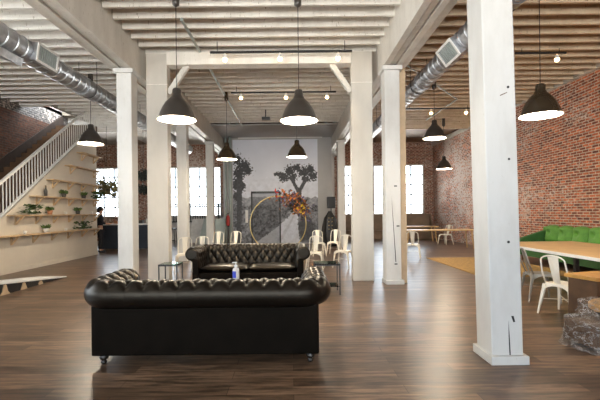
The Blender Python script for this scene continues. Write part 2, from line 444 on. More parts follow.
for y in ROWS:
    if names_r[y]:
        o = post('r', CR, y, CW, CW, ZBM, 'column_paint', names_r[y], True, y < 8.5)
        if y == 3.80:
            for v in o.data.vertices: v.co.x += .014 - .02*v.co.z      # this old post leans a little
            for px, py, r in ((508, 87, .013), (509, 159, .012), (508.5, 242, .014)):
                p = at(px, py, y - .001); MB().prism([(p.x + r*math.cos(a*PI/5), p.z + r*math.sin(a*PI/5)) for a in range(10)], 'y', y - .003, y + .01).build('bolt_hole', 'black', o)
            p = at(513, 319, y); MB().prism([(p.x-.018, p.z+.03), (p.x+.005, p.z+.03), (p.x+.02, p.z-.028), (p.x+.002, p.z-.03)], 'y', y - .003, y + .01).build('bolt_hole', 'black', o)
            q = [at(a, b, y) for a, b in ((508.5, 321), (509.5, 335), (510.8, 357), (509.6, 357), (508.6, 336))]
            MB().prism([(v.x, v.z) for v in q], 'y', y - .002, y + .01).build('crack', 'black', o)
            q = [at(a, b, y) for a, b in ((500, 95), (507, 92), (507, 92.8), (500, 96))]
            MB().prism([(v.x, v.z) for v in q], 'y', y - .002, y + .01).build('crack', 'dark_wood', o)
        if y == 7.98:
            q = [at(a, b, y) for a, b in ((391.5, 195), (392.5, 215), (395.5, 262), (396.3, 262), (393, 215))]
            MB().prism([(v.x, v.z) for v in q], 'y', y - .002, y + .01).build('crack', 'black', o)
            for px, py in ((395.5, 186), (398, 226), (396, 264)):
                p = at(px, py, y); MB().box((p.x - .03, y - .003, p.z - .012), (p.x + .03, y + .01, p.z + .012)).build('bolt_hole', 'black', o)
            struct(MB().box((CR + CW + .01, y + .12, 0), (CR + CW + .15, y + .36, ZBM)).build('trim_3', 'post_tan', bevel=.004))
    if names_l[y]: post('l', CL, y, CW, CW, ZBM, 'column_paint', names_l[y], True, y < 8.5)
# boxed frame columns with cross beam and knee braces
LBX, RBX = -3.12, 1.31
for x, lab, s in ((LBX, 'boxed off-white column carrying the left knee brace', 1), (RBX, 'boxed off-white column carrying the right knee brace', -1)):
    o = struct(MB().box((x, 8.42, 0), (x + .45, 8.66, 4.95)).build('column', 'box_paint', bevel=.006), lab, 'column')
    MB().box((x - .008, 8.412, 4.28), (x + .458, 8.668, 4.29)).build('joint_strip', 'joist_centre', o)
    xs = x + .45 if s > 0 else x
    MB().bar((xs, 8.54, 4.12), (xs + s*.42, 8.54, 4.74), .11, .09, (0, 1, 0)).build('knee_brace', 'beam_paint', o)
struct(MB().box((LBX + .45, 8.40, 4.70), (RBX, 8.68, 4.97)).build('ceiling_beam', 'joist_centre', bevel=.006))

# ---- mural wall
MY = 18.5
mx0, mx1 = at(233, 200, MY).x, at(318, 200, MY).x
struct(MB().box((-3.0, MY, 0), (1.9, MY + .25, ZC)).build('wall_mural', 'grey_wall'))
def gauss(x, y, cx, cy, sx, sy): return math.exp(-((x-cx)/sx)**2 - ((y-cy)/sy)**2)
def nz(x, y, s, o=0): return noise.fractal(Vector((x*s, y*s, o)), 1.0, 2.0, 5)
TUFT_R = [(284,177,5,4.5),(278,174,3.5,2.2),(290,171,4.5,5),(297,168,4,3.6),(304,172,6,5),(310,169,4,4),(313,176,4,4.5),(306,179,4,3),(294,177,3,4)]
TUFT_L = [(237,160,4,5),(243,166,6,6),(239,174,5,7),(247,170,4.5,4.5),(236,184,3.5,6),(241,186,4,5),(236,196,3,5)]
def seg(x, y, ax, ay, bx, by):
    dx, dy = bx-ax, by-ay; t = max(0, min(1, ((x-ax)*dx+(y-ay)*dy)/(dx*dx+dy*dy))); return math.hypot(x-ax-t*dx, y-ay-t*dy)
def mural_tone(x, y):
    n1, n2, n3 = nz(x, y, .06, 1), nz(x, y, .22, 5), nz(x, y, .6, 9)
    g = .58 + .0008*(190-y) + .03*n1                       # sky
    ridge = 183 - 6*math.exp(-((x-268)/16)**2) + 3.5*nz(x, 0, .09, 3)
    if y > ridge: g = .56 + .08*n2 + .02*math.exp(-((y-ridge)/4)**2)
    low = 197 + 3*nz(x, 0, .12, 7)
    if y > low: g = .26 + .10*n2 + .10*n3
    if y > 205 + 3*nz(x, 0, .2, 2): g = .15 + .15*max(-.4, n2) + .12*n3
    # road
    t = (y - 211) / 36.0
    if t > 0:
        xl, xr = 293 - 44*t**1.25, 297 + 4*t
        if xl + 2*n3 < x < xr + 2*n3: g = .52 + .07*n2 + .06*n3 - (.1 if abs((x-xl)/(xr-xl+.01)-.5) < .06 + .05*n3 else 0)
    # right bushes
    b = gauss(x, y, 306, 228, 10, 16) + .25*n3
    if b > .55 and y > 203: g = .055 + .06*abs(n3) + .03*n2
    for tr_, lim in ((TUFT_R, .5), (TUFT_L, .5)):
        d = max(gauss(x, y, a, c, e*1.3, f*1.25) for a, c, e, f in tr_)
        if d + .5*n3 > lim: g = .045 + .05*max(0, n3)
    tk = min(seg(x,y,299,205,299,190)-2.6, seg(x,y,299,192,291,178)-1.7, seg(x,y,299,192,306,179)-1.7, seg(x,y,239,245,239.5,180)-2.6)
    if tk + .6*n3 < 0: g = .06 + .03*n3
    g *= 1.3
    if y > 243: g = .5
    # printed across the flush door too
    if 252 < x < 281 and 193 < y < 244: g *= .62
    return max(.02, g)
NXM, NZM = 230, 260
vs, cols = [], []
z0m, z1m = .02, at(270, 139.5, MY).z
for j in range(NZM + 1):
    for i in range(NXM + 1):
        x = mx0 + (mx1 - mx0)*i/NXM; z = z0m + (z1m - z0m)*j/NZM
        px, py = toimg((x, MY, z)); g = mural_tone(px, py)
        vs.append((x, MY - .006, z)); cols.append((g*.94, g*.98, g*1.10, 1))
mm = MB(); mm.v = vs
mm.f = [(j*(NXM+1)+i, j*(NXM+1)+i+1, (j+1)*(NXM+1)+i+1, (j+1)*(NXM+1)+i) for j in range(NZM) for i in range(NXM)]
mo = mm.build('mural', 'mural', fix=False)
ca = mo.data.color_attributes.new('print', 'FLOAT_COLOR', 'POINT'); ca.data.foreach_set('color', [c for q in cols for c in q])
tag(mo, 'black and white desert road mural covering the far wall', 'mural')
a, b = at(251, 191.5, MY), at(281, 244, MY)
df = MB(); df.box((a.x, MY - .05, 0.01), (a.x + .07, MY - .007, a.z)); df.box((a.x, MY - .05, a.z - .1), (b.x, MY - .007, a.z)); df.box((b.x - .06, MY - .05, .01), (b.x, MY - .007, a.z))
struct(df.build('door_1', 'black'))
MB().box((a.x + .12, MY - .05, 1.0), (a.x + .16, MY - .007, 1.16)).build('door_handle', 'dark_metal', bpy.data.objects['door_1'])
struct(MB().box((-2.9, MY - .03, 0), (mx0, MY - .001, .14)).build('baseboard_1', 'white_paint'))
tag(MB().tube([at(238, 138.2, MY - .12), at(322, 137, MY - .12)], .03).build('curtain_rail', 'white_paint'), 'white rail along the top of the desert mural', 'rail')
p = at(246.7, 216.5, MY); tag(MB().box((p.x-.06, MY-.03, p.z-.3), (p.x+.06, MY-.004, p.z+.3)).build('notice', 'paper', recenter=True), 'narrow white notice on the mural left of its door frame', 'notice')
for px, r, lab in ((226, .05, 'slim grey-green pipe farthest from the mural'), (230.5, .075, 'thick grey-green pipe running up beside the mural edge')):
    p = at(px, 200, MY - .3); tag(MB().tube([(p.x, p.y, 0), (p.x, p.y, ZJ)], r, 12).build('wall_pipe', 'pipe_grey', smooth=True), lab, 'pipe')

# ---- stair wall, stair, railing
SX = -7.25
def zs(y): return 1.98 + (y - 10.5) * .70      # top of the closed stringer
sy0, sy1 = 8.0, 14.5
w = MB().prism([(6.5, 0), (sy1, 0), (sy1, zs(sy1)), (7.72, .03), (6.5, .03)], 'x', SX - .1, SX)
struct(w.build('wall_stair', 'plaster'))
struct(MB().box((SX, 7.7, 0), (SX + .02, sy1, .12)).build('baseboard_2', 'plaster'))
st = MB()
for k in range(27):
    y = 7.9 + k*.265; z = .185*(k+1)
    if y + .265 < 15.0: st.box((XL + .03, y, max(0, z - .5)), (SX - .11, y + .275, z))
struct(st.build('stair', 'dark_wood'))
sk = MB()
sk.prism([(8.2, .25), (15.05, .25 + 6.85*.655 - .05), (15.05, .85 + 6.85*.655), (8.2, .85)], 'x', XL, XL + .03)
struct(sk.build('trim_4', 'skirt_brown'))
rl = thing('stair_railing', 'white metal railing with thin balusters up the left stair', 'railing', (0, 0, 0))
def rp(y, h): return (SX - .05, y, zs(y) + h)
MB().bar(rp(sy0, .0), rp(sy1, .0), .10, .05).build('bottom_rail', 'white_paint', rl)
MB().bar(rp(sy0, .84), rp(sy1, .84), .07, .06).build('handrail', 'white_paint', rl)
y = sy0 + .1
while y < sy1:
    MB().box((SX - .06, y - .011, zs(y) + .01), (SX - .04, y + .011, zs(y) + .84)).build('baluster', 'white_paint', rl); y += .125
for y in (sy0 + .02, sy1 - .03):
    MB().box((SX - .085, y - .03, zs(y) - .02), (SX - .015, y + .03, zs(y) + .98)).build('newel_post', 'white_paint', rl)

# ---- shelves with brackets
shelf_spec = [((0, 236), .98, 8.9, 'lowest'), ((13, 214), 1.5, 9.9, 'second lowest'), ((34, 195.5), 2.03, 10.75, 'third lowest'),
              ((51, 179.5), 2.55, 11.5, 'fourth lowest'), ((67, 164.5), 3.08, 12.45, 'second highest'), ((81, 152), 3.6, 13.15, 'topmost')]
SH = {}
for i, (_, z, y0, nm) in enumerate(shelf_spec):
    t = thing('wall_shelf', '%s wooden shelf on the white stair wall, on triangular brackets' % nm, 'shelf', (SX, y0, z), 0, 'shelves on the stair wall')
    L = sy1 - .05 - y0
    MB().box((.002, 0, -.032), (.24, L, 0)).build('plank', 'shelf_wood', t)
    n = max(2, round(L / .8)); SH[i] = z
    for k in range(n):
        yy = .3 + k * (L - .5) / max(1, n - 1)
        b = MB(); b.box((.002, yy - .02, -.26), (.035, yy + .02, -.033)); b.box((.035, yy - .02, -.065), (.21, yy + .02, -.033))
        b.bar((.03, yy, -.24), (.19, yy, -.055), .035, .03, (0, 1, 0)); b.build('bracket', 'shelf_wood', t)

# ---- potted plants on the shelves
def plant(px, i, kind, label):
    a, _ = ray(px, 213); x = SX + .12; y = x / a; z = SH[i]
    if kind == 'cup':
        t = thing('shelf_cup', label, 'cup', (x, y, z)); MB().lathe([(.001, .001), (.035, .001), (.045, .09), (.04, .09), (.032, .01)], n=14).build('cup_body', 'pot_white', t, True); return
    if kind == 'bottle':
        t = thing('shelf_bottle', label, 'bottle', (x, y, z)); MB().lathe([(.001, .001), (.045, .001), (.05, .16), (.02, .24), (.02, .32), (.001, .32)], n=14).build('glass_body', 'pot_dark', t, True); return
    t = thing('potted_plant', label, 'plant', (x, y, z), 0, 'plants on the stair wall shelves')
    pm = {'white': 'pot_white', 'dark': 'pot_dark', 'clay': 'terracotta', 'trail': 'pot_white'}[kind]
    MB().lathe([(.001, .001), (.055, .001), (.075, .12), (.068, .12), (.06, .1), (.001, .1)], n=16).build('pot', pm, t, True)
    f = MB()
    for k in range(120 if kind == 'trail' else 70):
        a = random.uniform(0, 2*PI); rr = random.uniform(0, .06); up = random.uniform(.3, 1)
        if kind == 'trail':
            c = (math.cos(a)*random.uniform(.02, .10), random.gauss(0, .22), random.uniform(-.08, .32))
            c = (abs(c[0]) + .01, c[1], max(.04, min(.24, c[2]))); f.leaf(c, (abs(math.cos(a)) if c[0] < .06 else math.cos(a)*.6, math.sin(a), random.uniform(.05, .4)), .12, .075)
        else:
            f.leaf((rr*math.cos(a), rr*math.sin(a), .1 + random.uniform(0, .06)), (math.cos(a)*.7, math.sin(a)*.7, up), random.uniform(.07, .14), .045)
    f.build('foliage', 'leaf' if kind == 'trail' else 'leaf_light', t, fix=False)
plant(46, 0, 'white', 'round green plant in white pot alone mid lowest shelf')
plant(81, 0, 'trail', 'trailing sparse plant near the right end of the lowest shelf')
plant(31, 1, 'trail', 'large trailing plant on the left end of second shelf up')
plant(50, 1, 'clay', 'bushy plant in clay pot on second lowest shelf')
plant(78, 1, 'dark', 'dark potted plant toward the right on second lowest shelf')
plant(64, 2, 'dark', 'dark potted plant on the third shelf, nearest the bottle')
plant(84, 2, 'dark', 'dark potted plant on the third shelf, toward wall end')
plant(96, 2, 'trail', 'leafy plant spilling off the wall end of third shelf')
plant(46, 2, 'bottle', 'dark bottle on the left end of third lowest shelf')
plant(25, 0, 'cup', 'small white cup at left on the lowest shelf')
plant(66, 0, 'cup', 'small white cup between the two plants on lowest shelf')
plant(66, 1, 'cup', 'small white cup between the potted plants, second shelf')
plant(92, 1, 'cup', 'small white cup at the wall end of second shelf')

# ---- low ramp by the stair wall
rt = thing('ramp', 'low wedge ramp with white top edge and scalloped black side', 'ramp', (0, 0, 0))
rx = -5.42
ry0, ry1 = 5.0, 9.3
rz_ = lambda y: .03 + (ry1 - y) * .105
MB().prism([(ry0, rz_(ry0) - .04), (ry1, 0.002), (ry1, .03), (ry0, rz_(ry0))], 'x', rx - .6, rx + .03).build('ramp_top', 'white_paint', rt)
MB().prism([(ry0, .003), (ry1 - .35, .003), (ry1 - .2, .012), (ry0, rz_(ry0) - .045)], 'x', rx - .55, rx).build('side_panel', 'black', rt)
yy = ry0 + .25
while yy < ry1 - .35:
    h = rz_(yy) - .045
    if h > .05:
        MB().prism([(yy - .2*min(1, h/.3), .004), (yy + .2*min(1, h/.3), .004), (yy + .07, h*.3), (yy + .025, h), (yy - .025, h), (yy - .07, h*.3)], 'x', rx + .001, rx + .02).build('flared_bracket', 'post_tan', rt)
    yy += .52

# ------------------------------------------------------------------ ducts
def duct(name, x, z, rad, y0, y1, label, vent_y, side, extra=None):
    t = thing(name, label, 'duct', (x, y0, z))
    pts, rs = [], []; y = 0
    while y < y1 - y0:
        for dy, dr in ((0, 0), (.17, 0), (.18, .014), (.2, .014), (.21, 0)):
            pts.append((0, y + dy, 0)); rs.append(rad + dr)
        y += .24
    MB().tube(pts, rs, 28).build('spiral_pipe', 'duct', t, smooth=False)
    for yy in (1.2, 4.9, 8.6, 12.3):
        if yy < y1 - y0: MB().tube([(0, yy, 0), (0, yy + .16, 0)], rad + .022, 28).build('coupling', 'duct', t)
        if yy < y1 - y0:
            h = MB()
            for s in (-1, 1): h.tube([(s*(rad+.01), yy+.3, 0), (s*(rad+.01), yy+.3, ZC - z)], .006, 6)
            h.tube([((rad+.012)*math.cos(k*PI/10+PI), yy+.3, (rad+.012)*math.sin(k*PI/10+PI)) for k in range(11)], .008, 6)
            h.build('hanger', 'dark_metal', t)
    for vy, ang in vent_y:
        Mx = Matrix.Translation((0, vy - y0, 0)) @ Matrix.Rotation(ang, 4, 'Y')
        MB().box((-.16, -.3, rad - .05), (.16, .3, rad + .07), Mx).build('vent_box', 'duct', t)
        fr = MB()
        for bx in ((-.17,-.31,.17,-.27), (-.17,.27,.17,.31), (-.17,-.27,-.13,.27), (.13,-.27,.17,.27)):
            fr.box((bx[0], bx[1], rad + .07), (bx[2], bx[3], rad + .09), Mx)
        g = fr.build('vent_frame', 'white_paint', t)
        sl = MB()
        for k in range(9): sl.box((-.13, -.27 + k*.06, rad + .07), (.13, -.245 + k*.06, rad + .08), Mx)
        sl.build('grille', 'pipe_grey', g)
    if extra:
        vy, ang = extra; Mx = Matrix.Translation((0, vy - y0, 0)) @ Matrix.Rotation(ang, 4, 'Y')
        MB().box((-.2, -.42, rad - .03), (.2, .42, rad + .1), Mx).build('diffuser', 'duct', t)
    return t
duct('air_duct', -4.78, 4.45, .2, 4.0, 18.0, 'galvanised spiral duct over the stair side of the hall', [(7.25, R(98))], 1, (6.4, R(-158)))
duct('air_duct', 3.02, 4.45, .185, 4.0, 17.5, 'galvanised spiral duct passing behind the foreground post', [(6.95, R(-125))], -1)
tag(MB().tube([(-1.95, 7.0, 4.98), (-1.95, 15.7, 4.98)], .03, 8).build('ceiling_conduit', 'pipe_grey'), 'thin conduit pipe running along the centre ceiling', 'pipe')
tag(MB().tube([(2.62, 9.0, 4.9), (5.2, 12.2, 4.98), (5.2, 15.0, 4.98)], .022, 8).build('ceiling_conduit', 'pipe_grey'), 'thin conduit pipe across the right bay ceiling', 'pipe')

# ------------------------------------------------------------------ pendant lamps
OUT = [(.030,.50),(.058,.495),(.066,.47),(.070,.40),(.082,.385),(.090,.36),(.125,.325),(.175,.27),(.225,.19),(.262,.10),(.285,.035),(.30,.0)]
def pendant(p, zrim, label, mat, zc=4.90, watts=70):
    t = thing('pendant_lamp', label, 'lamp', (p[0], p[1], zrim), 0, 'bell shaped pendant lamps')
    MB().lathe(OUT, n=40).build('lamp_shade', mat, t, smooth=True)
    MB().lathe([(.297,.002),(.281,.036),(.257,.10),(.22,.187),(.17,.265),(.12,.318),(.06,.345),(.001,.35)], n=40).build('reflector', 'shade_white', t, smooth=True)
    fn = MB()
    for k in range(8):
        a = k*PI/4; fn.bar((.066*math.cos(a), .066*math.sin(a), .41), (.062*math.cos(a), .062*math.sin(a), .48), .012, .012)
    fn.build('neck_fins', mat, t)
    MB().tube([(0,0,.49), (0,0,zc - zrim - .1)], .006, 6).build('cord', 'cable', t)
    MB().lathe([(.012,-.12),(.055,-.09),(.062,0),(.001,0)], (0,0,zc - zrim), 20).build('ceiling_rose', mat, t, smooth=True)
    MB().box((-.045,-.045,zc - zrim), (.045,.045,ZC - .001 - zrim)).build('mounting_block', mat, t)
    MB().ball((0,0,.16), .055, 16).build('bulb', 'bulb_soft', t, smooth=True)
    light('lamp_light', 'POINT', (0,0,.06), watts, (1,.88,.70), t, shadow_soft_size=.15)
pl = [(177,120,6.2,'shade_brown','pendant lamp in front of the left boxed column and its knee brace'),
      (299,121,6.25,'shade_brown','pendant lamp hanging centrally, nearest above the black sofas'),
      (540.5,116,6.1,'shade_gloss','glossy pendant lamp before the brick wall, right of the foreground post'),
      (434.5,138.5,10.6,'shade_brown','pendant lamp between the right duct and foreground post'),
      (444,169,15.3,'shade_brown','small distant pendant lamp against the whitewashed brick'),
      (91,144,9.9,'shade_brown','pendant lamp over the stair railing by the shelf wall'),
      (227,159.5,11.5,'shade_gloss','glossy pendant lamp before the left end of the mural'),
      (297,157,11.5,'shade_gloss','glossy pendant lamp above the mural joshua tree')]
for px, py, Y, m, lab in pl:
    p = at(px, py, Y); pendant((p.x, p.y), p.z, lab, m)
p = at(177, 120, 6.2)

# ------------------------------------------------------------------ track lights
def track(x0, x1, y, z, spots, label, aim=0, w=40):
    t = thing('track_light', label, 'light', ((x0+x1)/2, y, z))
    c = (x0+x1)/2
    MB().box((x0-c, -.02, -.02), (x1-c, .02, .02)).build('rail', 'black', t)
    for k in (x0 + .15, x1 - .15): MB().tube([(k-c,0,.02),(k-c,0,ZJ - z)], .008, 6).build('mount', 'black', t)
    for x in spots:
        h = MB(); h.tube([(x-c,0,-.02),(x-c,0,-.06)], .012, 8); h.lathe([(.028,-.05),(.04,-.07),(.045,-.14)], (x-c,0,0), 16)
        o = h.build('spot_head', 'white_paint', t, smooth=True)
        MB().ball((x-c,0,-.15), .05, 12).build('bulb', 'bulb_warm', o, smooth=True)
        light('spot_light', 'SPOT', (x-c,0,-.21), w, (1,.86,.66), t, shadow_soft_size=.05, spot_size=R(74), spot_blend=.7).rotation_euler.x = aim
p0, p1 = at(210, 53, 8.1), at(352, 52.5, 8.1)
track(p0.x, p1.x, 8.1, 4.83, [at(q, 60, 8.1).x for q in (225, 280, 338)], 'black track light with three glowing bulbs by the cross beam')
p0, p1 = at(231, 93, 11.0), at(336, 92, 11.0)
track(p0.x, p1.x, 11.0, 4.88, [at(q, 98, 11.0).x for q in (241, 286, 327)], 'black track light behind the central pendant, farther from the cross beam', R(56), 120)
p0, p1 = at(515, 50, 8.6), at(566, 50, 8.6)
track(p0.x, p1.x, 8.6, 4.95, [at(557, 57, 8.6).x], 'short black track light above the green sofa side')
p0, p1 = at(405, 107, 13.2), at(472, 106, 13.2)
track(p0.x, p1.x, 13.2, 4.95, [at(q, 111, 13.2).x for q in (431, 466)], 'black track light with two bulbs beyond the right duct')
# small ceiling boxes and projector
def ceil_dev(px, py, Y, name, label, cat):
    p = at(px, py, Y); t = thing(name, label, cat, (p.x, Y, p.z)); return t, p
for px, py, lab in ((233, 123, 'emergency light pair on the ceiling left of the mural'), (330, 122, 'emergency light pair on the ceiling right of the mural')):
    t, p = ceil_dev(px, py, 16.0, 'emergency_light', lab, 'light')
    MB().box((-.12,-.06,-.05),(.12,.06,ZJ - .02 - p.z)).build('housing', 'dark_metal', t)
    for s in (-1, 1): MB().lathe([(.03,.05),(.09,-.05),(.001,-.055)], (s*.17,-.03,-.03), 14).build('lamp_head', 'pipe_grey', t, smooth=True)
t, p = ceil_dev(270, 118, 13.5, 'ceiling_bracket', 'thin dark equipment bracket hanging beside the central pendant lamp', 'bracket')
b = MB(); b.tube([(-.15,0,0),(-.15,0,ZJ - p.z - .001)], .02, 8); b.tube([(-.15,0,.35),(.3,0,.42)], .015, 8); b.build('arm', 'dark_metal', t)
b = MB(); b.box((-.28,-.1,-.05),(.0,.1,.02)); b.build('tray', 'dark_metal', t)

# ------------------------------------------------------------------ chesterfield sofas
def chesterfield(name, label, loc, rz):
    t = thing(name, label, 'sofa', loc, rz, 'black chesterfield sofas')
    hw, yb, yf, rc = 1.122, .42, -.46, .19
    La = yb - rc - yf; Lc = rc*PI/2; Lb = 2*(hw - rc); TOT = 2*La + 2*Lc + Lb
    def path(s):
        if s < La: return Vector((-hw, yf + s, 0)), Vector((-1,0,0))
        s -= La
        if s < Lc:
            a = s/rc; n = Vector((-math.cos(a), math.sin(a), 0)); return Vector((-hw+rc, yb-rc, 0)) + n*rc, n
        s -= Lc
        if s < Lb: return Vector((-hw+rc+s, yb, 0)), Vector((0,1,0))
        s -= Lb
        if s < Lc:
            a = s/rc; n = Vector((math.sin(a), math.cos(a), 0)); return Vector((hw-rc, yb-rc, 0)) + n*rc, n
        s -= Lc; return Vector((hw, yb-rc-s, 0)), Vector((1,0,0))
    r0, zc = .135, .70
    prof = []; q = 0
    for k in range(52):
        a = R(-76 + k*(256/51)); prof.append((r0*math.cos(a), zc + r0*math.sin(a), math.cos(a), math.sin(a), r0*R(k*256/51)))
    ql = prof[-1][4]
    for k in range(1, 19):
        f = k/18; prof.append((-r0 - .03*f, zc - .30*f, -1, .0, ql + .30*f))
    P, H = TOT/23, .135; q0 = r0*R(76 + 62)
    def disp(s, q):
        a, b = s/P, (q - q0)/H
        if b >= 0:
            u, v = a + b/2, a - b/2
            puff = (abs(math.sin(PI*u))*abs(math.sin(PI*v)))**.42
            return -.022 + .040*puff
        return -.022 + .040*(abs(math.sin(PI*a))**.84)*max(0, 1 + b/.55) + .026*min(1, -b/.55) - .012*(1 - abs(math.sin(PI*a))**.25)*max(0, 1 + b/2)
    def strip(s0, s1, n, name_, capA=False, capB=False):
        vs, fs = [], []; m = len(prof)
        for i in range(n+1):
            s = s0 + (s1-s0)*i/n; p, nn = path(min(max(s, 1e-5), TOT - 1e-5))
            for o, z, no, nzz, q in prof:
                d = disp(s, q); e = min(s, TOT - s); d *= min(1, e/.06)
                vs.append(p + nn*(o + no*d) + Vector((0,0,z + nzz*d)))
        for i in range(n):
            for k in range(m-1): fs.append((i*m+k, (i+1)*m+k, (i+1)*m+k+1, i*m+k+1))
        if capA: fs.append(tuple(range(m)))
        if capB: fs.append(tuple(n*m+k for k in range(m))[::-1])
        return MB().add(vs, fs).build(name_, 'leather', t, smooth=True)
    sA = La + Lc/2; sB = TOT - sA
    strip(0, sA, 80, 'armrest', True, False); strip(sA, sB, 190, 'backrest'); strip(sB, TOT, 80, 'armrest', False, True)
    # scroll fronts
    for sx in (-1, 1):
        MB().prism([(sx*hw + .108*math.cos(k*PI/12), zc + .108*math.sin(k*PI/12)) for k in range(24)], 'y', yf - .018, yf + .01).build('scroll_front', 'leather', t, bevel=.008)
    # frame: the upholstered outside below the roll
    fb = MB(); e = .0; g_ = .03; fb.prism([(-hw-e,yf),(-hw-e,yb+g_),(hw+e,yb+g_),(hw+e,yf),(hw-.13,yf),(hw-.13,yb-.13),(-hw+.13,yb-.13),(-hw+.13,yf)], 'z', .10, .60)
    fb.box((-hw+.131, yf+.02, .10), (hw-.131, yb-.131, .30)); fb.build('frame', 'leather_flat', t, bevel=.018, bseg=3)
    for sx in (-1, 1):
        c = MB(); w2, d2 = .472, .345; N = 20; cx, cy = sx*.48, -.115
        for side in (0, 1):
            vs = []
            for j in range(N+1):
                for i in range(N+1):
                    u, v = -1 + 2*i/N, -1 + 2*j/N
                    e = (1 - abs(u)**6)*(1 - abs(v)**6)
                    h = .055*max(0, e)**.5 + .02*(1-u*u)*(1-v*v)
                    vs.append((cx + u*w2, cy + v*d2, .385 + (h if side else -h*1.35 + .012)))
            fs = [(j*(N+1)+i, j*(N+1)+i+1, (j+1)*(N+1)+i+1, (j+1)*(N+1)+i) for j in range(N) for i in range(N)]
            c.add(vs, fs)
        c.build('seat_cushion', 'leather', t, smooth=True)
    for sx in (-1, 1):
        for yy in (yf + .08, yb - .06):
            MB().lathe([(.001,.0),(.022,.0),(.030,.012),(.024,.03),(.018,.036),(.040,.05),(.044,.07),(.030,.085),(.034,.102)], (sx*(hw - .085), yy, 0), 18).build('foot', 'bronze', t, smooth=True)
    return t
chesterfield('chesterfield_sofa', 'near black chesterfield sofa seen from its back, in the foreground', (-.868, 4.28, 0), PI)
chesterfield('chesterfield_sofa', 'far black chesterfield sofa facing the camera with two seat cushions', (-.90, 8.30, 0), 0).scale = (1, 1, .955)

# sanitizer bottle on the back of the near sofa
p = at(236, 278, 3.98)
t = thing('sanitizer_bottle', 'clear pump bottle with blue label on the near sofa back', 'bottle', (p.x, 3.98, .818))
MB().lathe([(.001,.0),(.030,.0),(.034,.008),(.034,.095),(.028,.112),(.014,.122),(.014,.132),(.001,.132)], n=20).build('bottle_body', 'bottle_clear', t, True)
lb = MB(); lb.v = []; 
vs = [(.0348*math.cos(a), .0348*math.sin(a), z) for z in (.02, .088) for a in [R(180 + k*11) for k in range(10)]]
lb.add(vs, [(k, k+1, 10+k+1, 10+k) for k in range(9)]); lb.build('bottle_label', 'label_blue', t)
pm = MB(); pm.lathe([(.016,.132),(.016,.145),(.006,.147),(.006,.168),(.012,.170),(.012,.178),(.001,.178)], n=14); pm.bar((0,0,.174), (-.035,0,.172), .012, .009); pm.build('pump', 'white_paint', t, True)

# ------------------------------------------------------------------ side tables
def side_table(x0, x1, y0, y1, z, label, topmat):
    t = thing('side_table', label, 'table', ((x0+x1)/2, (y0+y1)/2, 0), 0, 'square side tables by the far sofa')
    a, b = (x1-x0)/2, (y1-y0)/2
    MB().box((-a,-b,z-.012),(a,b,z)).build('table_top', topmat, t, bevel=.003)
    f = MB()
    for s in (-1, 1): f.box((-a, s*b - (.02 if s > 0 else 0), z-.034), (a, s*b + (.02 if s < 0 else 0), z-.0125)); f.box((s*a - (.02 if s > 0 else 0), -b+.02, z-.034), (s*a + (.02 if s < 0 else 0), b-.02, z-.0125))
    f.build('rim', 'dark_metal', t)
    for sx in (-1, 1):
        for sy in (-1, 1): MB().box((sx*(a-.012)-.01, sy*(b-.012)-.01, 0), (sx*(a-.012)+.01, sy*(b-.012)+.01, z-.034)).build('leg', 'dark_metal', t)
    s = MB(); s.box((-a+.02,-b+.02,.14),(a-.02,b-.02,.15)); s.build('lower_shelf', topmat, t)
side_table(-2.52, -2.16, 7.3, 7.7, .54, 'small dark metal side table left of the far sofa', 'table_glass')
side_table(.40, .86, 7.0, 7.45, .56, 'green glass topped side table right of the far sofa', 'table_glass')

